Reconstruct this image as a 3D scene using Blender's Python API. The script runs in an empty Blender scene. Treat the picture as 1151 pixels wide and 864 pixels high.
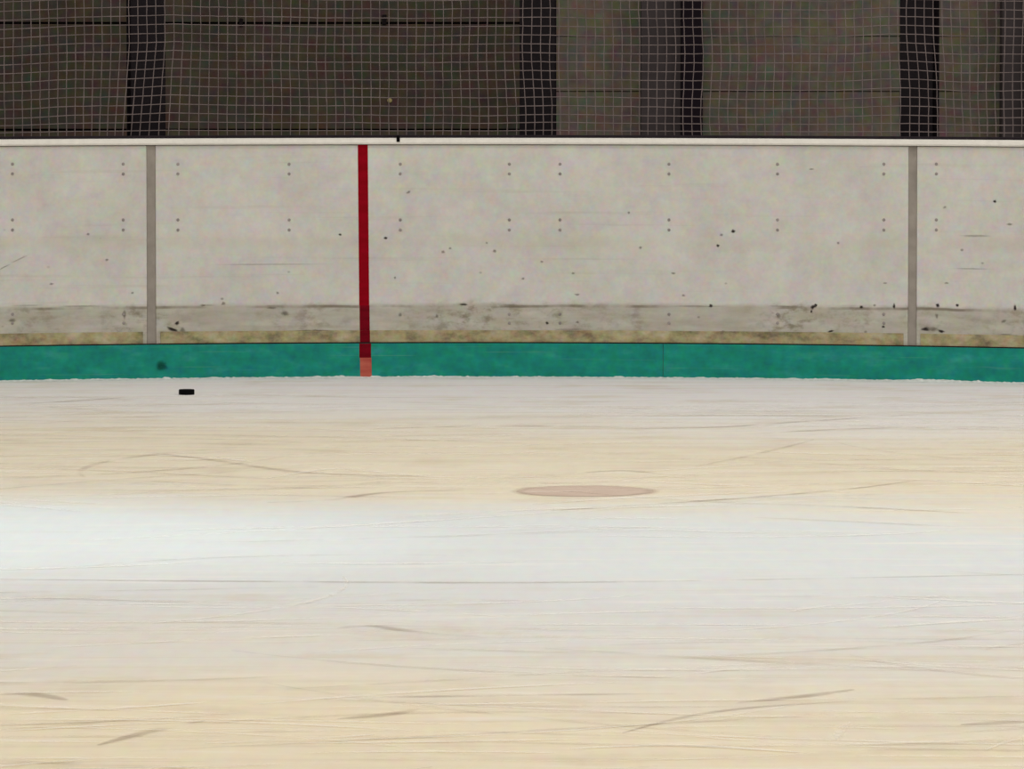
import bpy, bmesh, math, random
from mathutils import Vector, noise

# ------------------------------------------------------------------ camera
W, H = 1151.0, 864.0
F = 7125.0                       # focal length in pixels (long telephoto)
HORIZON = -19.0                  # pixel row of the horizon, above the frame
TH = math.atan((H / 2 - HORIZON) / F)
CAM_Z = 1.99
scene = bpy.context.scene
COL = scene.collection
cam_d = bpy.data.cameras.new('camera')
cam_d.sensor_width = 36.0
cam_d.sensor_fit = 'HORIZONTAL'
cam_d.lens = F * 36.0 / W
cam_d.clip_start = 0.5
cam_d.clip_end = 300
cam = bpy.data.objects.new('camera', cam_d)
COL.objects.link(cam)
cam.location = (0, 0, CAM_Z)
cam.rotation_euler = (math.pi / 2 - TH, 0, 0)
scene.camera = cam

# ------------------------------------------------------------------ world, lamps, exposure
def lin(r, g, b):
    def c(v):
        v /= 255.0
        return v / 12.92 if v <= 0.04045 else ((v + 0.055) / 1.055) ** 2.4
    return (c(r), c(g), c(b), 1.0)

world = bpy.data.worlds.new('hall_air')
scene.world = world
world.use_nodes = True
bgn = world.node_tree.nodes['Background']
bgn.inputs['Color'].default_value = (1.0, 0.98, 0.965, 1)
bgn.inputs['Strength'].default_value = 0.31

def high_bay(x, y, z, power, colour, sx=1.4, sy=0.9):
    d = bpy.data.lights.new('high_bay_lamp', 'AREA')
    d.shape = 'RECTANGLE'
    d.size, d.size_y = sx, sy
    d.energy = power
    d.color = colour
    o = bpy.data.objects.new('high_bay_lamp', d)
    o.location = (x, y, z)
    COL.objects.link(o)

WARM = (1.0, 0.965, 0.915)
for lx, lk in ((-7.5, 0.72), (0.5, 1.0), (8.5, 1.28)):
    for ly, pw in ((14.0, 195), (21.0, 215), (27.5, 185)):
        high_bay(lx, ly, 8.5, pw * lk, WARM)

def flood(x, y, z, tx, ty, power, colour, angle):
    d = bpy.data.lights.new('flood_lamp', 'SPOT')
    d.energy = power
    d.color = colour
    d.spot_size = math.radians(angle)
    d.spot_blend = 1.0
    d.shadow_soft_size = 0.25
    o = bpy.data.objects.new('flood_lamp', d)
    o.location = (x, y, z)
    o.rotation_euler = (Vector((tx, ty, 0)) - Vector((x, y, z))).to_track_quat('-Z', 'Y').to_euler()
    COL.objects.link(o)

COOL = (0.78, 0.94, 1.0)
flood(-2.1, 22.9, 8.5, -2.3, 22.6, 780, COOL, 32)
flood(1.2, 22.9, 8.5, 0.9, 22.6, 130, COOL, 34)

vs = scene.view_settings
vs.view_transform = 'Standard'
vs.look = 'None'
vs.gamma = 1.0
vs.use_curve_mapping = False
vs.exposure = 0.0

# ------------------------------------------------------------------ geometry of the place
# The boards run round the rink corner: an arc of 8.5 m radius, 32 m away at its deepest point.
R = 8.5
XC, YC = -0.25, 32.0 - R

def ray(px, py):
    u = (px - W / 2) / F
    v = (H / 2 - py) / F
    return (u, math.cos(TH) + v * math.sin(TH), -math.sin(TH) + v * math.cos(TH))

def on_arc(px, py, r=R):
    """angle and height of the board point seen at a pixel"""
    dx, dy, dz = ray(px, py)
    a = dx * dx + dy * dy
    b = -2 * (dx * XC + dy * YC)
    c = XC * XC + YC * YC - r * r
    t = (-b + math.sqrt(b * b - 4 * a * c)) / (2 * a)
    return math.atan2(t * dx - XC, t * dy - YC), CAM_Z + t * dz

def on_ice(px, py):
    dx, dy, dz = ray(px, py)
    t = -CAM_Z / dz
    return t * dx, t * dy

def on_plane(px, py, y):
    dx, dy, dz = ray(px, py)
    t = y / dy
    return t * dx, CAM_Z + t * dz

def P(phi, r, z):
    return Vector((XC + r * math.sin(phi), YC + r * math.cos(phi), z))

def zrow(py, px=520):
    return on_arc(px, py)[1]

def ang(px, py=270):
    return on_arc(px, py)[0]

Z_TOP = zrow(155.0)
Z_CAP = zrow(162.0)
Z_STRIP = zrow(371.0)
Z_KICK = zrow(385.5)
PHI0, PHI1 = -0.62, 0.66          # how far the boards are built either way

# ------------------------------------------------------------------ materials
def new_mat(name):
    m = bpy.data.materials.new(name)
    m.use_nodes = True
    nt = m.node_tree
    return m, nt, nt.nodes['Principled BSDF']

def ramp(nt, fac, stops, interp='LINEAR'):
    n = nt.nodes.new('ShaderNodeValToRGB')
    n.color_ramp.interpolation = interp
    e = n.color_ramp.elements
    while len(e) < len(stops):
        e.new(0.5)
    for k, (p, c) in enumerate(stops):
        e[k].position = p
        e[k].color = c
    nt.links.new(fac, n.inputs['Fac'])
    return n.outputs['Color']

def mix(nt, fac, a, b, mode='MIX'):
    n = nt.nodes.new('ShaderNodeMix')
    n.data_type = 'RGBA'
    n.blend_type = mode
    for sock, v in ((n.inputs[0], fac), (n.inputs[6], a), (n.inputs[7], b)):
        if hasattr(v, 'links') or isinstance(v, bpy.types.NodeSocket):
            nt.links.new(v, sock)
        else:
            sock.default_value = v
    return n.outputs[2]

def math_n(nt, op, a, b=None, c=None, clamp=False):
    n = nt.nodes.new('ShaderNodeMath')
    n.operation = op
    n.use_clamp = clamp
    for k, v in enumerate((a, b, c)):
        if v is None:
            continue
        if isinstance(v, bpy.types.NodeSocket):
            nt.links.new(v, n.inputs[k])
        else:
            n.inputs[k].default_value = v
    return n.outputs[0]

def noise_n(nt, vec, scale=(1, 1, 1), sc=1.0, detail=4, rough=0.55, colour=False, loc=(0, 0, 0)):
    mp = nt.nodes.new('ShaderNodeMapping')
    mp.inputs['Scale'].default_value = scale
    mp.inputs['Location'].default_value = loc
    nt.links.new(vec, mp.inputs['Vector'])
    n = nt.nodes.new('ShaderNodeTexNoise')
    n.inputs['Scale'].default_value = sc
    n.inputs['Detail'].default_value = detail
    n.inputs['Roughness'].default_value = rough
    nt.links.new(mp.outputs[0], n.inputs['Vector'])
    return n.outputs['Color' if colour else 'Fac']

def smooth(nt, v, a, b):
    n = nt.nodes.new('ShaderNodeMapRange')
    n.interpolation_type = 'SMOOTHSTEP'
    n.inputs['From Min'].default_value = a
    n.inputs['From Max'].default_value = b
    nt.links.new(v, n.inputs['Value'])
    return n.outputs['Result']

def uvvec(nt):
    n = nt.nodes.new('ShaderNodeUVMap')
    n.uv_map = 'UVMap'
    return n.outputs[0]

def posvec(nt):
    return nt.nodes.new('ShaderNodeNewGeometry').outputs['Position']

def split(nt, v):
    n = nt.nodes.new('ShaderNodeSeparateXYZ')
    nt.links.new(v, n.inputs[0])
    return n.outputs

def bump(nt, bsdf, h, strength=0.2, dist=0.002):
    n = nt.nodes.new('ShaderNodeBump')
    n.inputs['Strength'].default_value = strength
    n.inputs['Distance'].default_value = dist
    nt.links.new(h, n.inputs['Height'])
    nt.links.new(n.outputs[0], bsdf.inputs['Normal'])

def plain(name, rgb, rough=0.6, spec=0.3, var=0.12, sc=30.0, metal=0.0, mottle=0.0):
    """one colour with a light procedural mottle"""
    m, nt, b = new_mat(name)
    c = lin(*rgb)
    f = noise_n(nt, posvec(nt), sc=sc, detail=3)
    lo = tuple(v * (1 - var) for v in c[:3]) + (1,)
    hi = tuple(min(1, v * (1 + var)) for v in c[:3]) + (1,)
    col = ramp(nt, f, [(0.3, lo), (0.7, hi)])
    if mottle:
        col = mix(nt, mottle, col, noise_n(nt, posvec(nt), sc=15, detail=2, colour=True), 'SOFT_LIGHT')
    nt.links.new(col, b.inputs['Base Color'])
    b.inputs['Roughness'].default_value = rough
    b.inputs['Specular IOR Level'].default_value = spec
    b.inputs['Metallic'].default_value = metal
    return m

def mat_sheet():
    m, nt, b = new_mat('worn_white_plastic')
    uv = uvvec(nt)
    z = split(nt, uv)[1]
    col = ramp(nt, noise_n(nt, uv, sc=2.2, detail=4), [(0.3, lin(197, 194, 185)), (0.7, lin(210, 207, 199))])
    # faint blotches of grey, pink and yellow all over the old plastic
    blot = noise_n(nt, uv, sc=16, detail=3, colour=True)
    col = mix(nt, 0.46, col, blot, 'SOFT_LIGHT')
    blot2 = noise_n(nt, uv, sc=55, detail=2, colour=True)
    col = mix(nt, 0.25, col, blot2, 'SOFT_LIGHT')
    # long horizontal rub marks
    streak = noise_n(nt, uv, scale=(0.7, 26, 1), sc=1.0, detail=4, rough=0.6)
    col = mix(nt, math_n(nt, 'MULTIPLY', smooth(nt, streak, 0.56, 0.75), 0.30), col, lin(170, 163, 146))
    # rub band a little under half height
    wob = math_n(nt, 'MULTIPLY', math_n(nt, 'SUBTRACT', noise_n(nt, uv, scale=(1.5, 0.2, 1), sc=1.6), 0.5), 0.04)
    zz = math_n(nt, 'ADD', z, wob)
    zb = zrow(272)
    mid = math_n(nt, 'SUBTRACT', 1.0, smooth(nt, math_n(nt, 'ABSOLUTE', math_n(nt, 'SUBTRACT', zz, zb)), 0.0, 0.06))
    mid = math_n(nt, 'MULTIPLY', mid, smooth(nt, noise_n(nt, uv, scale=(0.9, 3, 1), sc=1.0, loc=(3, 0, 0)), 0.35, 0.7))
    col = mix(nt, math_n(nt, 'MULTIPLY', mid, 0.45), col, lin(188, 180, 156))
    # scuffed band where pucks and sticks hit
    zs = zrow(342)
    wob2 = math_n(nt, 'MULTIPLY', math_n(nt, 'SUBTRACT', noise_n(nt, uv, scale=(3, 0.2, 1), sc=1.5), 0.5), 0.018)
    low = math_n(nt, 'SUBTRACT', 1.0, smooth(nt, math_n(nt, 'ADD', z, wob2), zs - 0.012, zs + 0.016))
    lowv = math_n(nt, 'MULTIPLY', low, math_n(nt, 'MULTIPLY_ADD', noise_n(nt, uv, scale=(1, 5, 1), sc=4), 0.8, 0.04))
    col = mix(nt, lowv, col, lin(142, 132, 106))
    # smudges rubbed into the band, thicker in some places than in others
    smu = smooth(nt, noise_n(nt, uv, scale=(1, 1.6, 1), sc=13, detail=5, rough=0.65, loc=(1, 5, 0)), 0.44, 0.70)
    smu = math_n(nt, 'MULTIPLY', smu, smooth(nt, noise_n(nt, uv, scale=(1, 0.1, 1), sc=1.7, loc=(5, 0, 0)), 0.36, 0.66))
    low2 = math_n(nt, 'SUBTRACT', 1.0, smooth(nt, math_n(nt, 'ADD', z, math_n(nt, 'MULTIPLY', wob2, 3.0)), zs - 0.02, zs + 0.035))
    col = mix(nt, math_n(nt, 'MULTIPLY', math_n(nt, 'MULTIPLY', smu, low2), 0.75), col, lin(112, 102, 78))
    # grime line along the upper edge of the scuffed band
    ln = math_n(nt, 'SUBTRACT', 1.0, smooth(nt, math_n(nt, 'ABSOLUTE', math_n(nt, 'SUBTRACT', math_n(nt, 'ADD', z, wob2), zs - 0.008)), 0.003, 0.010))
    ln = math_n(nt, 'MULTIPLY', ln, smooth(nt, noise_n(nt, uv, scale=(2.2, 0.5, 1), sc=1.5, loc=(7, 0, 0)), 0.42, 0.62))
    col = mix(nt, math_n(nt, 'MULTIPLY', ln, 0.75), col, lin(112, 102, 84))
    # specks of rubber, thicker near the bottom
    vor = nt.nodes.new('ShaderNodeTexVoronoi')
    vor.inputs['Scale'].default_value = 11.0
    mpv = nt.nodes.new('ShaderNodeMapping')
    mpv.inputs['Scale'].default_value = (0.75, 1, 1)
    nt.links.new(uv, mpv.inputs[0])
    nt.links.new(mpv.outputs[0], vor.inputs['Vector'])
    sp = math_n(nt, 'SUBTRACT', 1.0, smooth(nt, vor.outputs['Distance'], 0.03, 0.10))
    keep = smooth(nt, split(nt, vor.outputs['Color'])[0], 0.66, 0.80)
    hgt = math_n(nt, 'SUBTRACT', 1.0, smooth(nt, z, 0.70, 1.02))
    sp = math_n(nt, 'MULTIPLY', math_n(nt, 'MULTIPLY', sp, keep), math_n(nt, 'MULTIPLY_ADD', hgt, 0.5, 0.05))
    col = mix(nt, sp, col, lin(84, 76, 66))
    nt.links.new(col, b.inputs['Base Color'])
    b.inputs['Roughness'].default_value = 0.55
    b.inputs['Specular IOR Level'].default_value = 0.25
    return m

def mat_strip():
    m, nt, b = new_mat('yellowed_plastic')
    uv = uvvec(nt)
    n1 = noise_n(nt, uv, scale=(1, 1.5, 1), sc=7, detail=5, rough=0.65)
    col = ramp(nt, n1, [(0.32, lin(104, 92, 68)), (0.5, lin(160, 148, 108)), (0.68, lin(184, 174, 142))])
    col = mix(nt, 0.45, col, noise_n(nt, uv, sc=28, detail=2, colour=True), 'SOFT_LIGHT')
    nt.links.new(col, b.inputs['Base Color'])
    b.inputs['Roughness'].default_value = 0.7
    return m

def mat_kick():
    m, nt, b = new_mat('green_kick_plastic')
    uv = uvvec(nt)
    n1 = noise_n(nt, uv, scale=(1, 2.5, 1), sc=5, detail=5)
    col = ramp(nt, n1, [(0.3, lin(2, 122, 107)), (0.55, lin(6, 136, 120)), (0.75, lin(44, 146, 132))])
    col = mix(nt, 0.5, col, noise_n(nt, uv, sc=26, detail=2, colour=True), 'SOFT_LIGHT')
    st = noise_n(nt, uv, scale=(1.2, 60, 1), sc=1.0, detail=4)
    col = mix(nt, math_n(nt, 'MULTIPLY', smooth(nt, st, 0.60, 0.74), 0.4), col, lin(104, 160, 134))
    nt.links.new(col, b.inputs['Base Color'])
    b.inputs['Roughness'].default_value = 0.5
    b.inputs['Specular IOR Level'].default_value = 0.25
    return m

def mat_ice():
    m, nt, b = new_mat('skated_ice')
    p = posvec(nt)
    xyz = split(nt, p)
    # worn beige ice, with the cool light pool's white and grey put into the colour as bands
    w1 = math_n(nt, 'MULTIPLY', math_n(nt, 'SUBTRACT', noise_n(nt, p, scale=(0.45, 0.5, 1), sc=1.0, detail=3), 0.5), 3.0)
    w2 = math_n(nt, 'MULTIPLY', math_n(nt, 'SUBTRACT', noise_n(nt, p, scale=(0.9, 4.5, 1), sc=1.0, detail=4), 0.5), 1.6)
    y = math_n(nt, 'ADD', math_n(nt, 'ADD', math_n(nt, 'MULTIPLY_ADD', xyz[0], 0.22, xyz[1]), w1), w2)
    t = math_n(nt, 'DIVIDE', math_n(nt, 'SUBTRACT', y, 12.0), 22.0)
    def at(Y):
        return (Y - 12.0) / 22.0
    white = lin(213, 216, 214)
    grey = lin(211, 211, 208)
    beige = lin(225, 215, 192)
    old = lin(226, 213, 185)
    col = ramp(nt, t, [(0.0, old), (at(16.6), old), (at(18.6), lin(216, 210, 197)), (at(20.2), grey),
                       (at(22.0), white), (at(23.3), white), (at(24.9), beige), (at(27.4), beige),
                       (at(29.4), lin(228, 225, 219)), (at(31.6), lin(228, 225, 225))])  # paler beside the boards: colour lifted against the shade there
    # fine streaks left by skating, stretched across the view
    s1 = noise_n(nt, p, scale=(0.5, 7, 1), sc=1.0, detail=6, rough=0.62)
    # streaks are weaker in the whiter band than in the worn ice on either side of it
    white_band = math_n(nt, 'SUBTRACT', 1.0, smooth(nt, math_n(nt, 'ABSOLUTE', math_n(nt, 'SUBTRACT', y, 22.4)), 1.2, 3.2))
    worn = math_n(nt, 'MULTIPLY_ADD', white_band, -0.75, 1.0)
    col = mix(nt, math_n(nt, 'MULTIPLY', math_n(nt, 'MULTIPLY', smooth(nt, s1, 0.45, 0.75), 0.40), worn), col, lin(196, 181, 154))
    smg = noise_n(nt, p, scale=(2.0, 2.6, 1), sc=1.0, detail=5, rough=0.6, loc=(2, 8, 0))
    col = mix(nt, math_n(nt, 'MULTIPLY', math_n(nt, 'MULTIPLY', smooth(nt, smg, 0.50, 0.72), 0.42), worn), col, lin(198, 184, 156))
    s2 = noise_n(nt, p, scale=(0.8, 5, 1), sc=1.3, detail=6, rough=0.65, loc=(9, 4, 0))
    col = mix(nt, math_n(nt, 'MULTIPLY', smooth(nt, s2, 0.52, 0.75), 0.5), col, lin(236, 230, 220))
    col = mix(nt, 0.22, col, noise_n(nt, p, scale=(2.4, 0.45, 1), sc=9, detail=3, colour=True), 'SOFT_LIGHT')
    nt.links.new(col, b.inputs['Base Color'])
    b.inputs['Roughness'].default_value = 0.55
    b.inputs['IOR'].default_value = 1.31
    b.inputs['Specular IOR Level'].default_value = 0.12
    bump(nt, b, noise_n(nt, p, scale=(1, 3, 1), sc=12, detail=4), 0.25, 0.004)
    return m

def mat_mark(name, rgb, alpha, dense=False):
    m, nt, b = new_mat(name)
    b.inputs['Base Color'].default_value = lin(*rgb)
    b.inputs['Roughness'].default_value = 0.7
    b.inputs['Specular IOR Level'].default_value = 0.1
    f = noise_n(nt, posvec(nt), scale=(1.6, 2, 1.6) if not dense else (9, 9, 9), sc=2.0, detail=4)
    e = math_n(nt, 'ABSOLUTE', split(nt, uvvec(nt))[1])          # 0 along the middle, 1 at the rim
    soft = math_n(nt, 'SUBTRACT', 1.0, smooth(nt, e, 0.25, 1.0))
    a = math_n(nt, 'MULTIPLY', smooth(nt, f, 0.30, 0.62) if not dense else smooth(nt, f, 0.0, 0.5), alpha)
    nt.links.new(math_n(nt, 'MULTIPLY', a, soft), b.inputs['Alpha'])
    return m

def mat_snow():
    m, nt, b = new_mat('ice_snow')
    f = noise_n(nt, posvec(nt), sc=40, detail=4)
    nt.links.new(ramp(nt, f, [(0.3, lin(196, 196, 190)), (0.7, lin(232, 231, 228))]), b.inputs['Base Color'])
    b.inputs['Roughness'].default_value = 0.9
    bump(nt, b, f, 0.4, 0.004)
    return m

def mat_spot():
    m, nt, b = new_mat('faded_red_spot')
    p = posvec(nt)
    f = noise_n(nt, p, scale=(1.5, 4, 1), sc=2.0, detail=5)
    nt.links.new(ramp(nt, f, [(0.3, lin(194, 173, 156)), (0.7, lin(206, 187, 170))]), b.inputs['Base Color'])
    b.inputs['Roughness'].default_value = 0.6
    b.inputs['Specular IOR Level'].default_value = 0.1
    e = split(nt, uvvec(nt))[1]
    nt.links.new(math_n(nt, 'SUBTRACT', 1.0, smooth(nt, e, 0.72, 1.0)), b.inputs['Alpha'])
    return m

def mat_stripe(name, a, c):
    m, nt, b = new_mat(name)
    uv = uvvec(nt)
    f = noise_n(nt, uv, scale=(1, 6, 1), sc=4, detail=4)
    nt.links.new(ramp(nt, f, [(0.3, lin(*a)), (0.7, lin(*c))]), b.inputs['Base Color'])
    b.inputs['Roughness'].default_value = 0.6
    b.inputs['Specular IOR Level'].default_value = 0.05
    return m

M = dict(
    sheet=mat_sheet(), strip=mat_strip(), kick=mat_kick(), ice=mat_ice(), snow=mat_snow(), spot=mat_spot(),
    groove=mat_mark('skate_groove_dark', (150, 128, 108), 0.30),
    fine=mat_mark('fine_groove_dark', (164, 144, 118), 0.22),
    fine_pale=mat_mark('fine_groove_pale', (245, 240, 228), 0.34),
    pale=mat_mark('skate_groove_pale', (245, 240, 228), 0.5),
    cap=plain('cap_plastic', (232, 228, 218), 0.45, 0.3, 0.05),
    seal=plain('dull_aluminium', (148, 140, 130), 0.6, 0.3, 0.14, 14),
    bolt=plain('grey_bolt', (146, 138, 134), 0.5, 0.3, 0.2),
    rubber=plain('black_rubber', (5, 4, 5), 0.7, 0.08, 0.1),
    scuff=mat_mark('rubber_scuff', (44, 36, 34), 0.82, True),
    faint=mat_mark('rub_mark_faint', (120, 110, 96), 0.28, True),
    scuff_light=mat_mark('rubber_scuff_faint', (104, 94, 82), 0.42, True),
    scuff_green=mat_mark('dark_green_scuff', (10, 56, 42), 0.5, True),
    red=mat_stripe('red_line', (128, 0, 14), (146, 2, 24)),
    red_low=mat_stripe('red_line_scuffed', (92, 2, 14), (124, 6, 26)),
    salmon=mat_stripe('red_line_worn_pale', (162, 66, 58), (192, 104, 86)),
    post=plain('black_steel', (15, 6, 12), 0.6, 0.2, 0.2, 6),
    twine=plain('net_twine', (118, 106, 104), 0.8, 0.1, 0.22, 9),
    net_line=plain('dark_net_line', (40, 34, 38), 0.8, 0.1, 0.2),
    clad_l=plain('dark_brown_cladding', (78, 69, 58), 0.75, 0.15, 0.16, 2.5, 0.0, 0.7),
    clad_r=plain('brown_cladding', (112, 103, 90), 0.75, 0.15, 0.14, 2.5, 0.0, 0.7),
    backing=plain('black_backing', (34, 28, 29), 0.9, 0.05, 0.1),
    wcol=plain('brown_steel', (74, 66, 66), 0.7, 0.15, 0.15, 4),
    wcol_d=plain('dark_steel', (24, 14, 22), 0.7, 0.15, 0.15, 4),
    concrete=plain('concrete', (120, 116, 108), 0.9, 0.1, 0.15, 5),
    palepad=plain('pale_cap', (178, 164, 110), 0.7, 0.2, 0.1),
)

# ------------------------------------------------------------------ builders
def link(name, me, mat, parent=None):
    o = bpy.data.objects.new(name, me)
    COL.objects.link(o)
    if mat is not None and not me.materials:
        me.materials.append(mat)
    if parent is not None:
        o.parent = parent
    return o

def tag(o, label=None, cat=None, group=None, kind=None):
    for k, v in (('label', label), ('category', cat), ('group', group), ('kind', kind)):
        if v:
            o[k] = v
    return o

def empty(name, loc):
    o = bpy.data.objects.new(name, None)
    o.location = loc
    o.empty_display_size = 0.1
    COL.objects.link(o)
    return o

def under(o, parent):
    """parent keeping the world position (things' empties are not rotated)"""
    o.parent = parent
    o.matrix_parent_inverse = parent.matrix_basis.inverted()
    return o

def arc_box(name, phi0, phi1, z0, z1, r0, r1, mat, parent=None, bevel=0.0, seg=None, profile=None, lean=0.0):
    """a solid bent round the rink corner, section r0..r1 by z0..z1, with metres as UV"""
    if seg is None:
        seg = max(1, int((phi1 - phi0) * R / 0.12))
    prof = profile or [(r0, z0), (r0, z1), (r1, z1), (r1, z0)]
    bm = bmesh.new()
    uvl = bm.loops.layers.uv.new('UVMap')
    rings = []
    for k in range(seg + 1):
        ph = phi0 + (phi1 - phi0) * k / seg
        rings.append([bm.verts.new(P(ph + lean * (z - z0), r, z)) for r, z in prof])
    n = len(prof)
    for k in range(seg):
        for j in range(n):
            bm.faces.new((rings[k][j], rings[k][(j + 1) % n], rings[k + 1][(j + 1) % n], rings[k + 1][j]))
    bm.faces.new(rings[0][::-1])
    bm.faces.new(rings[-1])
    bmesh.ops.recalc_face_normals(bm, faces=bm.faces)
    for f in bm.faces:
        for l in f.loops:
            v = l.vert.co
            l[uvl].uv = (math.atan2(v.x - XC, v.y - YC) * R, v.z)
    me = bpy.data.meshes.new(name)
    bm.to_mesh(me)
    bm.free()
    o = link(name, me, mat)
    if parent is not None:
        under(o, parent)
    if bevel:
        md = o.modifiers.new('bevel', 'BEVEL')
        md.width = bevel
        md.segments = 3
        md.limit_method = 'ANGLE'
        md.angle_limit = math.radians(40)
    return o

def box_mesh(name, x0, x1, y0, y1, z0, z1, bevel=0.0):
    bm = bmesh.new()
    vs_ = [bm.verts.new((x, y, z)) for x in (x0, x1) for y in (y0, y1) for z in (z0, z1)]
    for f in ((0, 1, 3, 2), (4, 6, 7, 5), (0, 4, 5, 1), (2, 3, 7, 6), (0, 2, 6, 4), (1, 5, 7, 3)):
        bm.faces.new([vs_[i] for i in f])
    bmesh.ops.recalc_face_normals(bm, faces=bm.faces)
    if bevel:
        bmesh.ops.bevel(bm, geom=bm.edges[:], offset=bevel, segments=1, affect='EDGES')
    me = bpy.data.meshes.new(name)
    bm.to_mesh(me)
    bm.free()
    return me

def box(name, x0, x1, y0, y1, z0, z1, mat, parent=None, bevel=0.0):
    o = link(name, box_mesh(name, x0, x1, y0, y1, z0, z1, bevel), mat)
    if parent is not None:
        under(o, parent)
    return o

def lathe_mesh(name, prof, seg=24):
    """prof = (radius, z) from bottom centre to top centre"""
    bm = bmesh.new()
    rings = []
    for r, z in prof:
        if r < 1e-6:
            rings.append([bm.verts.new((0, 0, z))])
        else:
            rings.append([bm.verts.new((r * math.cos(2 * math.pi * k / seg), r * math.sin(2 * math.pi * k / seg), z)) for k in range(seg)])
    for a, b in zip(rings, rings[1:]):
        for k in range(seg):
            q = (k + 1) % seg
            if len(a) == 1:
                bm.faces.new((a[0], b[q], b[k]))
            elif len(b) == 1:
                bm.faces.new((a[k], a[q], b[0]))
            else:
                bm.faces.new((a[k], a[q], b[q], b[k]))
    bmesh.ops.recalc_face_normals(bm, faces=bm.faces)
    me = bpy.data.meshes.new(name)
    bm.to_mesh(me)
    bm.free()
    return me

# ------------------------------------------------------------------ floor: the ice
def ice_mesh():
    bm = bmesh.new()
    far = [bm.verts.new(P(PHI0 + (PHI1 - PHI0) * k / 60, R + 0.005, 0)) for k in range(61)]
    near = [bm.verts.new((-9 + 18 * k / 60, 6.0, 0)) for k in range(61)]
    for k in range(60):
        bm.faces.new((near[k], near[k + 1], far[k + 1], far[k]))
    ret = bmesh.ops.extrude_face_region(bm, geom=bm.faces[:])
    for g in ret['geom']:
        if isinstance(g, bmesh.types.BMVert):
            g.co.z -= 0.05
    bmesh.ops.recalc_face_normals(bm, faces=bm.faces)
    me = bpy.data.meshes.new('floor')
    bm.to_mesh(me)
    bm.free()
    return me

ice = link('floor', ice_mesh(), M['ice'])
tag(ice, 'white and yellowish skated ice surface of the rink', 'ice', kind='structure')

# faded face-off spot under the surface
sx, sy = on_ice(657, 552)
def spot_mesh():
    bm = bmesh.new()
    uvl = bm.loops.layers.uv.new('UVMap')
    c = bm.verts.new((0, 0, 0))
    ring = []
    for k in range(72):
        a = 2 * math.pi * k / 72
        n = noise.noise(Vector((2.2 * math.cos(a), 2.2 * math.sin(a), 3.1)))
        rad = 0.31 * (1 + 0.07 * n)
        ring.append(bm.verts.new((rad * math.cos(a), rad * math.sin(a), 0)))
    for k in range(72):
        f = bm.faces.new((c, ring[k], ring[(k + 1) % 72]))
        for l, v in zip(f.loops, (0, 1, 1)):
            l[uvl].uv = (0, v)
    me = bpy.data.meshes.new('faceoff_spot')
    bm.to_mesh(me)
    bm.free()
    return me
spot = link('faceoff_spot', spot_mesh(), M['spot'])
spot.location = (sx, sy, 0.0012)
under(spot, ice)
tag(spot, 'faded reddish grey round face-off spot in the ice')

def ribbon(bm, pts, width, z):
    """flat tapering band along ground points"""
    n = len(pts)
    L, Rr = [], []
    for k, p in enumerate(pts):
        a = pts[max(0, k - 1)]
        b = pts[min(n - 1, k + 1)]
        d = Vector((b[0] - a[0], b[1] - a[1]))
        d.normalize()
        w = width * 0.5 * (0.15 + 0.85 * math.sin(math.pi * (k + 0.3) / (n - 0.4)))
        L.append(bm.verts.new((p[0] - d.y * w, p[1] + d.x * w, z)))
        Rr.append(bm.verts.new((p[0] + d.y * w, p[1] - d.x * w, z)))
    uvl = bm.loops.layers.uv.get('UVMap') or bm.loops.layers.uv.new('UVMap')
    C = [bm.verts.new((p[0], p[1], z)) for p in pts]
    for A, B, va, vb in ((Rr, C, -1, 0), (C, L, 0, 1)):
        for k in range(n - 1):
            f = bm.faces.new((A[k], A[k + 1], B[k + 1], B[k]))
            for l, v in zip(f.loops, (va, va, vb, vb)):
                l[uvl].uv = (0.0, v)

def spline(ctrl, n=24):
    out = []
    m = len(ctrl) - 1
    for k in range(n + 1):
        t = k / n * m
        i = min(int(t), m - 1)
        u = t - i
        p0 = ctrl[max(i - 1, 0)]; p1 = ctrl[i]; p2 = ctrl[i + 1]; p3 = ctrl[min(i + 2, m)]
        out.append(tuple(0.5 * ((2 * p1[d]) + (-p0[d] + p2[d]) * u + (2 * p0[d] - 5 * p1[d] + 4 * p2[d] - p3[d]) * u * u
                                + (-p0[d] + 3 * p1[d] - 3 * p2[d] + p3[d]) * u ** 3) for d in (0, 1)))
    return out

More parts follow.
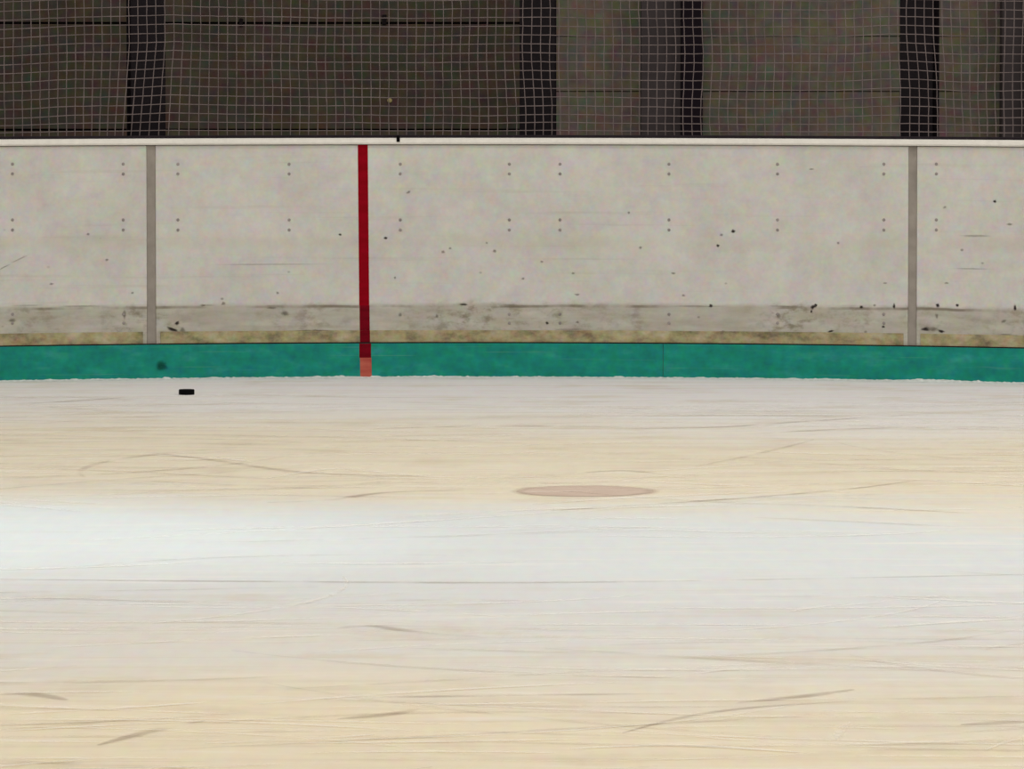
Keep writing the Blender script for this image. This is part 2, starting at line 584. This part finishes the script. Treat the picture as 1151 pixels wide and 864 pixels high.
grooves = [  # skate cuts read off the ice: control points, width in metres, dark or pale
    ([(-30, 651), (200, 653), (560, 655), (830, 652), (1190, 645)], 0.050, 'groove'),
    ([(300, 565), (370, 562), (430, 554), (520, 551)], 0.055, 'groove'),
    ([(620, 574), (730, 567), (860, 558), (960, 549), (1030, 540)], 0.050, 'groove'),
    ([(860, 566), (960, 570), (1090, 577)], 0.040, 'groove'),
    ([(640, 533), (700, 529), (760, 534), (850, 536)], 0.050, 'groove'),
    ([(170, 541), (260, 545), (360, 546), (440, 541)], 0.055, 'groove'),
    ([(160, 508), (230, 516), (330, 530), (430, 535)], 0.060, 'groove'),
    ([(690, 482), (810, 480), (900, 474), (1060, 464)], 0.060, 'groove'),
    ([(840, 488), (960, 482), (1080, 480), (1160, 481)], 0.055, 'groove'),
    ([(-20, 456), (60, 452), (140, 447)], 0.060, 'groove'),
    ([(420, 482), (560, 479), (700, 480)], 0.060, 'groove'),
    ([(380, 706), (420, 704), (470, 711), (540, 716)], 0.060, 'groove'),
    ([(380, 808), (430, 804), (470, 797)], 0.060, 'groove'),
    ([(700, 824), (770, 806), (850, 795), (960, 788)], 0.035, 'groove'),
    ([(830, 790), (900, 783), (960, 775)], 0.060, 'groove'),
    ([(1080, 815), (1130, 812), (1170, 810)], 0.075, 'groove'),
    ([(-20, 782), (30, 780), (75, 787)], 0.080, 'groove'),
    ([(110, 838), (170, 822), (230, 810)], 0.050, 'groove'),
    ([(410, 784), (480, 783), (620, 781), (760, 780)], 0.040, 'groove'),
    ([(300, 538), (380, 527), (470, 535), (600, 538)], 0.070, 'pale'),
    ([(940, 832), (944, 822), (955, 812)], 0.030, 'pale'),
    ([(780, 758), (830, 752), (900, 752)], 0.040, 'pale'),
    ([(450, 495), (520, 492), (590, 488)], 0.080, 'pale'),
    ([(160, 511), (230, 514), (290, 520)], 0.060, 'pale'),
    ([(230, 836), (330, 832), (420, 826)], 0.050, 'pale'),
    ([(640, 842), (760, 838), (900, 846)], 0.050, 'pale'),
]
gz = 0.0016
for ctrl, wd, kindm in grooves:
    bm = bmesh.new()
    pts = [on_ice(px, py) for px, py in spline(ctrl, 28)]
    ribbon(bm, pts, wd * 1.4, gz)
    gz += 0.00003
    me = bpy.data.meshes.new('skate_groove')
    bm.to_mesh(me)
    bm.free()
    under(link('skate_groove', me, M[kindm]), ice)

random.seed(11)
for kindm, nm in (('fine', 420), ('fine_pale', 420)):
    bm = bmesh.new()
    for k in range(nm):
        x = random.uniform(-4.5, 4.5)
        y = random.uniform(14.5, 30.6)
        a = random.gauss(0, 0.3) if random.random() < 0.97 else random.uniform(0, 3.14)
        if 20.6 < y < 24.2 and random.random() < 0.8:
            continue
        ln = random.uniform(0.4, 2.2)
        cv = random.uniform(-0.4, 0.4)
        pts = []
        for j in range(13):
            s = (j / 12 - 0.5) * ln
            aa = a + cv * s
            pts.append((x + s * math.cos(aa), min(30.9, y + s * math.sin(aa))))
        ribbon(bm, pts, random.uniform(0.015, 0.06), gz + k * 0.000002)
    gz += 0.0006
    me = bpy.data.meshes.new('fine_skate_marks')
    bm.to_mesh(me)
    bm.free()
    tag(under(link('fine_skate_marks', me, M[kindm]), ice), kind='stuff')

# ------------------------------------------------------------------ walkway and back wall of the hall
WALL_Y = 36.0
bm = bmesh.new()
inner = [bm.verts.new(P(PHI0 + (PHI1 - PHI0) * k / 40, R + 0.006, 0)) for k in range(41)]
outer = [bm.verts.new((-9 + 18 * k / 40, WALL_Y + 0.5, 0)) for k in range(41)]
for k in range(40):
    bm.faces.new((inner[k], inner[k + 1], outer[k + 1], outer[k]))
ret = bmesh.ops.extrude_face_region(bm, geom=bm.faces[:])
for g in ret['geom']:
    if isinstance(g, bmesh.types.BMVert):
        g.co.z -= 0.05
bmesh.ops.recalc_face_normals(bm, faces=bm.faces)
me = bpy.data.meshes.new('floor_walkway')
bm.to_mesh(me)
bm.free()
tag(link('floor_walkway', me, M['concrete']), 'grey concrete walkway behind the rink boards', 'floor', kind='structure')

wall = box('wall_back', -9, 9, WALL_Y, WALL_Y + 0.25, 0, 5.0, M['backing'])
tag(wall, 'dark brown panelled hall wall behind the netting', 'wall', kind='structure')

def wz(py):
    return on_plane(575, py, WALL_Y - 0.03)[1]
def wx(px, y=WALL_Y - 0.03):
    return on_plane(px, 80, y)[0]

def cladding(x0, x1, z_lines, gap, mat, depth, splits):
    xs = [x0] + splits + [x1]
    for a, b in zip(z_lines, z_lines[1:]):
        for c, d in zip(xs, xs[1:]):
            box('cladding_panel', c + gap * 0.2, d - gap * 0.2, WALL_Y - depth, WALL_Y + 0.01, a + gap / 2, b - gap / 2, mat, wall, 0.003)

xm = wx(612)
zl = wz(26); dz = zl - wz(146)
lines = [zl + dz * k for k in range(-2, 6)]
lines = [0.02] + [v for v in lines if 0.2 < v < 4.9] + [4.95]
cladding(-9, xm, lines, 0.011, M['clad_l'], 0.032, [-5.2])
zl = wz(41); dz = zl - wz(103)
lines = [0.02] + [v for v in [zl + dz * k for k in range(-5, 12)] if 0.2 < v < 4.9] + [4.95]
cladding(xm, 9, lines, 0.004, M['clad_r'], 0.026, [5.2])

# small fittings on the left-hand panels
for (px, py, hw, hh) in ((432, 22, 0.013, 0.028), (271, 25, 0.010, 0.022)):
    x, z = on_plane(px, py, WALL_Y - 0.03)
    box('joint_bracket', x - hw, x + hw, WALL_Y - 0.050, WALL_Y - 0.020, z - hh, z + hh, M['backing'], wall, 0.003)
x, z = on_plane(438, 113, WALL_Y - 0.03)
o = link('screw_cap', lathe_mesh('screw_cap', [(0, 0), (0.014, 0), (0.014, 0.006), (0.009, 0.012), (0, 0.013)], 12), M['palepad'])
o.location = (x, WALL_Y - 0.030, z)
o.rotation_euler = (math.pi / 2, 0, 0)
under(o, wall)

# steel columns standing against the wall
def wall_column(pl, pm, pr, label):
    y0 = WALL_Y - 0.33
    xl, xm_, xr = wx(pl, y0), wx(pm, y0), wx(pr, y0)
    t = empty('wall_column', ((xl + xr) / 2, WALL_Y - 0.16, 0))
    box('casing', xl, xm_, WALL_Y - 0.22, WALL_Y - 0.034, 0.012, 4.9, M['wcol'], t, 0.004)
    box('flange', xm_, xr, WALL_Y - 0.33, WALL_Y - 0.034, 0.012, 4.9, M['wcol_d'], t, 0.004)
    box('base_plate', xl - 0.02, xr + 0.02, WALL_Y - 0.35, WALL_Y - 0.034, 0, 0.012, M['wcol_d'], t)
    return tag(t, label, 'column', 'steel columns against the hall wall')
wall_column(721, 766, 790, 'brown and black steel wall column showing between the middle and right net posts')
wall_column(1128, 1156, 1180, 'brown and black steel wall column at the right edge behind the netting')

# ------------------------------------------------------------------ rink boards
bolt_me = lathe_mesh('bolt', [(0, -0.004), (0.0078, -0.004), (0.0078, 0.002), (0.0055, 0.0035), (0, 0.0035)], 8)
bolt_me.materials.append(M['bolt'])

def add_bolt(px, py, board):
    ph, z = on_arc(px, py)
    o = link('bolt', bolt_me, None)
    o.location = P(ph, R, z)
    o.rotation_euler = (math.pi / 2, 0, -ph)
    under(o, board)

def blob(name, px, py, wpx, hpx, mat, board, seed, rot=0.0, r=R - 0.0006):
    """an irregular rubber mark lying on the board face"""
    bm = bmesh.new()
    uvl = bm.loops.layers.uv.new('UVMap')
    sc = 32.0 / F * 1.15
    n = 18
    ring = []
    ph0, z0 = on_arc(px, py)
    for k in range(n):
        a = 2 * math.pi * k / n
        q = 1 + 0.45 * noise.noise(Vector((1.4 * math.cos(a), 1.4 * math.sin(a), seed * 3.7)))
        u = wpx * 0.5 * sc * q * math.cos(a)
        v = hpx * 0.5 * sc * q * math.sin(a)
        uu = u * math.cos(rot) - v * math.sin(rot)
        vv = u * math.sin(rot) + v * math.cos(rot)
        ring.append((uu, vv))
    c = bm.verts.new(P(ph0, r, z0))
    vsr = [bm.verts.new(P(ph0 + u / R, r, z0 + v)) for u, v in ring]
    for k in range(n):
        f = bm.faces.new((c, vsr[(k + 1) % n], vsr[k]))
        for l, v in zip(f.loops, (0, 1, 1)):
            l[uvl].uv = (0.0, v)
    me = bpy.data.meshes.new(name)
    bm.to_mesh(me)
    bm.free()
    return under(link(name, me, mat), board)

def board(label, pa, pb, phi_a=None, phi_b=None, bolts=(), low=(), marks=()):
    a = phi_a if phi_a is not None else ang(pa)
    b = phi_b if phi_b is not None else ang(pb)
    t = empty('dasher_board', P((a + b) / 2, R + 0.02, 0))
    arc_box('board_sheet', a, b, 0.0, Z_CAP - 0.003, R, R + 0.03, M['sheet'], t, 0.006)
    ia = 5.0 * 32 / F / R if phi_a is None else 0
    ib = 5.0 * 32 / F / R if phi_b is None else 0
    arc_box('lower_strip', a + ia, b - ib, Z_KICK + 0.0001, Z_STRIP, R - 0.004, R + 0.002, M['strip'], t, 0.0015)
    for px in bolts:
        for py in (184.3, 195.3, 247.0, 258.3):
            add_bolt(px, py, t)
    for px in low:
        for py in (353.0, 363.0):
            add_bolt(px, py, t)
    for k, (px, py, w, h, mt, rot) in enumerate(marks):
        blob('puck_mark', px, py, w, h, M[mt], t, k + px * 0.01, rot)
    return tag(t, label, 'rink board', 'white rink boards round the corner')

b_left = board('white board section with a diagonal rub mark, left of the left grey joint post', None, 165.2, phi_a=PHI0,
      bolts=(14, 138.5, -111, -236), low=(14, 139),
      marks=[(58, 319, 6, 2.5, 'scuff_light', 0), (120, 292, 5, 3, 'scuff_light', 0.3), (149, 329, 4, 3, 'scuff_light', 0),
             (99, 263, 4, 3, 'scuff_light', 0), (31, 343, 40, 2, 'faint', 0), (90, 344, 60, 2, 'faint', 0),
             (22, 291, 26, 1.6, 'faint', 0.42), (5, 300, 16, 1.6, 'scuff_light', 0.45),
             (36, 382, 16, 3, 'scuff_light', 0.1), (14, 360, 10, 5, 'scuff_light', 0), (140, 353, 4, 12, 'scuff_light', 0)])
b_mid = board('long white board section with the red goal line stripe, between the two grey joint posts', 175.0, 1020.8,
      bolts=(200, 325, 450, 572.5, 629.5, 752, 874, 993.5), low=(572.5, 629.5, 752, 874, 993.5),
      marks=[(194, 370, 14, 5, 'scuff', -0.3), (199, 363, 6, 5, 'scuff', 0.6), (188, 376, 8, 4, 'scuff_light', 0), (205, 371, 8, 6, 'scuff_light', 0),
             (914, 345, 7, 5, 'scuff', 0.7), (917, 343, 4, 5, 'scuff', 0.2), (912, 350, 3, 4, 'scuff', 0),
             (968, 345, 5, 4, 'scuff', 0), (983, 343, 4, 3, 'scuff_light', 0), (1005, 344, 3.5, 6, 'scuff', 0),
             (993, 367, 4, 3, 'scuff', 0), (799, 343.5, 5, 4, 'scuff', 0.4), (824, 260, 5, 5, 'scuff', 0.6), (811, 264, 4, 4, 'scuff_light', 0),
             (807, 276, 4, 3.5, 'scuff', 0), (720, 278, 4, 4, 'scuff_light', 0), (707, 239, 4, 3, 'scuff_light', 0.4),
             (433.5, 267.5, 5, 3.5, 'scuff', 0), (382.5, 263.5, 4, 3, 'scuff', 0), (498, 283, 5, 4, 'scuff_light', 0), (506, 279, 4, 3, 'scuff_light', 0),
             (556, 282, 5, 4, 'scuff_light', 0), (547, 273, 3, 3, 'scuff_light', 0), (312, 329, 4, 3.5, 'scuff_light', 0), (444, 312, 3, 3.5, 'scuff_light', 0),
             (942, 273, 3.5, 4, 'scuff_light', 0.5), (912, 190, 6, 2.5, 'scuff_light', 0), (459, 216, 6, 3, 'scuff_light', 0.5),
             (644, 307, 4, 3, 'scuff_light', 0), (757, 307, 6, 3, 'scuff_light', 0), (649, 331, 6, 3, 'scuff_light', 0), (588, 313, 4, 3, 'scuff_light', 0),
             (609, 294, 4, 3, 'scuff_light', 0), (768, 332, 5, 3, 'scuff_light', 0), (615, 363, 4, 4, 'scuff', 0), (649, 362, 5, 3, 'scuff_light', 0),
             (709, 374, 7, 6, 'scuff_light', 0), (813, 373, 6, 3, 'scuff', 0), (228, 343, 6, 3, 'scuff_light', 0), (251, 341, 6, 4, 'scuff_light', 0.4),
             (232, 343, 24, 2, 'faint', 0), (320, 352, 10, 6, 'scuff_light', 0), (305, 346, 14, 3, 'scuff_light', 0), (521, 342, 10, 2.5, 'scuff', 0),
             (491, 355, 4, 5, 'scuff_light', 0), (450, 354, 5, 5, 'scuff_light', 0), (575, 345, 50, 2, 'faint', 0), (780, 344, 70, 2, 'faint', 0),
             (875, 355, 6, 8, 'scuff_light', 0), (350, 371.5, 50, 2, 'scuff', 0), (995, 318, 5, 2, 'scuff_light', 0), (640, 370, 40, 2.2, 'faint', 0),
             (880, 344, 30, 2, 'faint', 0), (934, 372, 8, 3, 'scuff', 0.2), (300, 297, 130, 1.6, 'faint', 0)])
b_right = board('white board section with dark rubber scuffs, right of the right grey joint post', 1030.2, None, phi_b=PHI1,
      bolts=(1052.5, 1176, 1300), low=(1176,),
      marks=[(1040, 370, 11, 5, 'scuff', 0), (1058, 372, 8, 4, 'scuff', -0.2), (1048, 370, 16, 5, 'scuff_light', 0), (1054, 343, 5, 5, 'scuff', 0),
             (1076, 343, 4, 4, 'scuff', 0), (1141, 346, 4, 8, 'scuff', 0), (1128, 361, 7, 4, 'scuff_light', 0.4), (1053, 355, 4, 7, 'scuff_light', 0.3),
             (1062, 233, 5, 3, 'scuff_light', 0.4), (1118, 226.5, 4, 4, 'scuff', 0), (1135, 252, 8, 3, 'scuff_light', 0), (1064, 318, 5, 3, 'scuff_light', 0),
             (1096, 265, 40, 3, 'faint', 0), (1130, 376, 18, 2.5, 'scuff_light', 0), (1092, 302, 50, 1.5, 'faint', 0)])

# red goal line stripe, painted up the middle board and over the kick plate
def stripe(name, pl, pr, y0, y1, r, mat, parent, drift=0.0):
    z0, z1 = zrow(y1), zrow(y0)
    a, b = ang(pl, y1), ang(pr, y1)
    lean = -(drift * 32 / F / R) / (z1 - z0)
    return arc_box(name, a, b, z0, z1, r - 0.0012, r + 0.001, mat, parent, 0, 2, lean=lean)

s1 = stripe('goal_line_stripe', 403.8, 415.0, 162.5, 343, R, M['red'], b_mid, 1.4)
tag(s1, 'dark red painted vertical stripe')
stripe('goal_line_stripe', 404.4, 415.6, 343, 371, R, M['red_low'], b_mid, 0.3)
stripe('goal_line_stripe', 404.6, 415.9, 371, 385.5, R - 0.004, M['red_low'], b_mid, 0.1)

# grey joint posts between the board sections
for pl, pr, lab in ((165.2, 175.0, 'narrow grey metal joint post between boards, above the puck'),
                    (1020.8, 1030.2, 'narrow grey metal joint post between boards, at the right')):
    o = arc_box('joint_post', ang(pl) + 0.0001, ang(pr) - 0.0001, 0.0, Z_CAP - 0.003, R + 0.006, R + 0.03, M['seal'], None, 0, 2)
    tag(o, lab, 'joint post', 'grey posts between the boards')

# cap rail with rounded nose
capprof = [(R - 0.012, Z_CAP), (R - 0.016, Z_CAP + 0.008), (R - 0.014, Z_TOP - 0.006), (R - 0.006, Z_TOP), (R + 0.085, Z_TOP), (R + 0.09, Z_TOP - 0.008), (R + 0.09, Z_CAP)]
cap = arc_box('cap_rail', PHI0, PHI1, Z_CAP, Z_TOP, 0, 0, M['cap'], None, profile=capprof)
tag(cap, 'white plastic cap rail running along the top of the boards', 'cap rail')
# black clip sitting on the cap rail
pc = ang(447.5, 157)
clip = arc_box('net_clip', pc - 0.0010, pc + 0.0010, zrow(159.3), Z_TOP + 0.012, R - 0.020, R + 0.03, M['rubber'], None, 0.002, 1)
tag(clip, 'small black clip on the white cap rail right of the red stripe', 'clip')

# green kick plate: two lengths that meet in a thin joint
pj = ang(745.5, 395)
gap = 0.0016 / R
kick_l = empty('kick_plate', P((PHI0 + pj) / 2, R, 0))
arc_box('plate', PHI0, pj - gap / 2, 0.0, Z_KICK, R - 0.012, R - 0.001, M['kick'], kick_l, 0.002)
tag(kick_l, 'green plastic kick plate crossed by the red stripe, behind the puck', 'kick plate', 'green kick plates along the ice')
kick_r = empty('kick_plate', P((PHI1 + pj) / 2, R, 0))
arc_box('plate', pj + gap / 2, PHI1, 0.0, Z_KICK, R - 0.012, R - 0.001, M['kick'], kick_r, 0.002)
tag(kick_r, 'green plastic kick plate without a stripe, at the right below the joint post', 'kick plate', 'green kick plates along the ice')
stripe('goal_line_stripe', 403.8, 417.0, 385.6, 401.5, R - 0.012, M['red_low'], kick_l, 0.0)
tag(stripe('goal_line_stripe', 405.0, 417.8, 401.5, 424.0, R - 0.012, M['salmon'], kick_l, 0.4), 'worn salmon pink end of the stripe')
blob('puck_mark', 181, 411, 16, 12, M['scuff_green'], kick_l, 2.2, 0, R - 0.0126)
tape_z = Z_KICK
# black strip put in for the shade of the open joint between kick plate and board
arc = arc_box('dark_joint', PHI0, PHI1, Z_KICK + 0.0002, Z_KICK + 0.006, R - 0.0105, R - 0.0056, M['backing'])
tag(arc, 'thin dark open joint along the top edge of the green kick plate', 'joint gap')

# snow swept against the foot of the kick plate
bm = bmesh.new()
N = 900
rows = []
for k in range(N + 1):
    ph = PHI0 + (PHI1 - PHI0) * k / N
    s = ph * R
    h = 0.006 + 0.010 * max(0, noise.noise(Vector((s * 2.3, 0, 1)))) + 0.008 * max(0, noise.noise(Vector((s * 17, 0, 5)))) + 0.004 * noise.noise(Vector((s * 60, 0, 9)))
    h = max(0.0015, h)
    w = 0.05 + 0.03 * noise.noise(Vector((s * 1.7, 3, 1)))
    rows.append([bm.verts.new(P(ph, R - 0.0122, 0.0005)), bm.verts.new(P(ph, R - 0.0124, h)), bm.verts.new(P(ph, R - 0.0124 - w * 0.35, h * 0.6)), bm.verts.new(P(ph, R - 0.0124 - w, 0.0005))])
for a, b in zip(rows, rows[1:]):
    for j in range(3):
        bm.faces.new((a[j], a[j + 1], b[j + 1], b[j]))
bmesh.ops.recalc_face_normals(bm, faces=bm.faces)
me = bpy.data.meshes.new('snow_ridge')
bm.to_mesh(me)
bm.free()
tag(link('snow_ridge', me, M['snow']), 'thin ragged ridge of snow along the foot of the green kick plate', 'snow', kind='stuff')

# ------------------------------------------------------------------ net posts behind the boards
def net_post(pl, pr, label):
    rr = R + 0.30
    a, b = on_arc(pl, 80, rr)[0], on_arc(pr, 80, rr)[0]
    wd = (b - a) * rr
    ph = (a + b) / 2
    t = empty('net_post', P(ph, rr, 0))
    hw = wd / 2
    def bx(name, x0, x1, y0, y1, z0, z1, mat, bev=0.003):
        o = link(name, box_mesh(name, x0, x1, y0, y1, z0, z1, bev), mat)
        o.parent = t
        return o
    bx('flange', -hw, hw, 0.0, 0.012, 0.015, 4.6, M['post'])
    bx('flange', -hw, hw, 0.168, 0.18, 0.015, 4.6, M['post'])
    bx('web', -0.005, 0.005, 0.012, 0.168, 0.015, 4.6, M['post'], 0)
    bx('base_plate', -hw - 0.05, hw + 0.05, -0.05, 0.23, 0, 0.015, M['post'])
    t.rotation_euler = (0, 0, -ph)
    return tag(t, label, 'post', 'black steel posts behind the netting')
net_post(147, 186, 'black steel post behind the netting, above the left grey joint post')
net_post(584, 624, 'black steel post behind the netting, near the middle of the rail')
net_post(1011, 1048, 'black steel post behind the netting, above the right grey joint post')

# ------------------------------------------------------------------ safety netting
def net_mesh():
    cell = 10.05 * 32 / F
    rn = R + 0.055
    z0 = Z_TOP + 0.005
    nc = int((PHI1 - PHI0) * rn / cell)
    nr = 42
    bm = bmesh.new()
    nodes = []
    for i in range(nc + 1):
        colm = []
        ph = PHI0 + (PHI1 - PHI0) * i / nc
        px = W / 2 + (XC + rn * math.sin(ph)) / (YC + rn * math.cos(ph)) * F
        if px < 195:
            sag = -0.030 * (195 - px)
            sag = max(sag, -7.5 - 0.004 * (195 - px))
        else:
            sag = -4.5 * (1 - math.exp(-(px - 195) / 110.0)) + 1.5 * math.exp(-((px - 610) / 60.0) ** 2) + 2.0 * math.exp(-((px - 1015) / 50.0) ** 2)
        for j in range(nr + 1):
            zz = z0 + (j - 0.2) * cell * 0.99
            up = min(1.0, j / 3.0)
            nv = noise.noise(Vector((i * 0.11, j * 0.16, 0.0)))
            nw = noise.noise(Vector((i * 0.13, j * 0.13, 7.0)))
            fine = noise.noise(Vector((i * 0.9, j * 0.9, 3.0)))
            lean = 0.0
            yrow = max(0.0, 1.0 - j / 11.0)
            lean += -9.0 * yrow * math.exp(-((px - 165) / 55.0) ** 2)
            lean += 6.0 * yrow * math.exp(-((px - 1045) / 50.0) ** 2)
            lean += 3.0 * yrow * math.exp(-((px - 590) / 40.0) ** 2)
            k = 32 / F
            dx = (lean + 1.6 * nv + 0.5 * fine) * k
            dz = (sag * up + 1.3 * nw * up + 0.4 * fine * up) * k
            dr = 0.02 * nv
            colm.append(P(ph + dx / rn, rn + dr, max(z0, zz + dz)))
        nodes.append(colm)
    hw = 0.0021
    def strand(pts):
        prev = None
        for k2, p in enumerate(pts):
            a = pts[max(0, k2 - 1)]
            b = pts[min(len(pts) - 1, k2 + 1)]
            d = (b - a)
            if d.length < 1e-7:
                d = Vector((0, 0, 1))
            d.normalize()
            n1 = Vector((0, 1, 0))
            n2 = d.cross(n1)
            n2.normalize()
            ring = [bm.verts.new(p + n1 * hw), bm.verts.new(p + n2 * hw), bm.verts.new(p - n1 * hw), bm.verts.new(p - n2 * hw)]
            if prev:
                for q in range(4):
                    bm.faces.new((prev[q], prev[(q + 1) % 4], ring[(q + 1) % 4], ring[q]))
            prev = ring
    for c in nodes:
        strand(c)
    for j in range(nr + 1):
        strand([nodes[i][j] for i in range(nc + 1)])
    me = bpy.data.meshes.new('mesh_twine')
    bm.to_mesh(me)
    bm.free()
    return me

net = empty('safety_net', P((PHI0 + PHI1) / 2, R + 0.055, Z_TOP))
nm = under(link('mesh_twine', net_mesh(), M['twine']), net)
tag(nm, kind='stuff')
arc_box('bottom_line', PHI0, PHI1, Z_TOP + 0.0005, Z_TOP + 0.014, R + 0.030, R + 0.044, M['net_line'], net, 0.003)  # dark line along the foot of the netting, just above the cap rail
tag(net, 'square mesh safety netting hanging above the white cap rail', 'net')

# ------------------------------------------------------------------ the puck
ux, uy = on_ice(209.3, 443.9)
puck = link('puck', lathe_mesh('puck', [(0, 0), (0.0355, 0), (0.0381, 0.0025), (0.0381, 0.0229), (0.0355, 0.0254), (0, 0.0254)], 40), M['rubber'])
puck.location = (ux, uy + 0.038, 0.0)
tag(puck, 'black rubber hockey puck lying on the ice', 'puck')
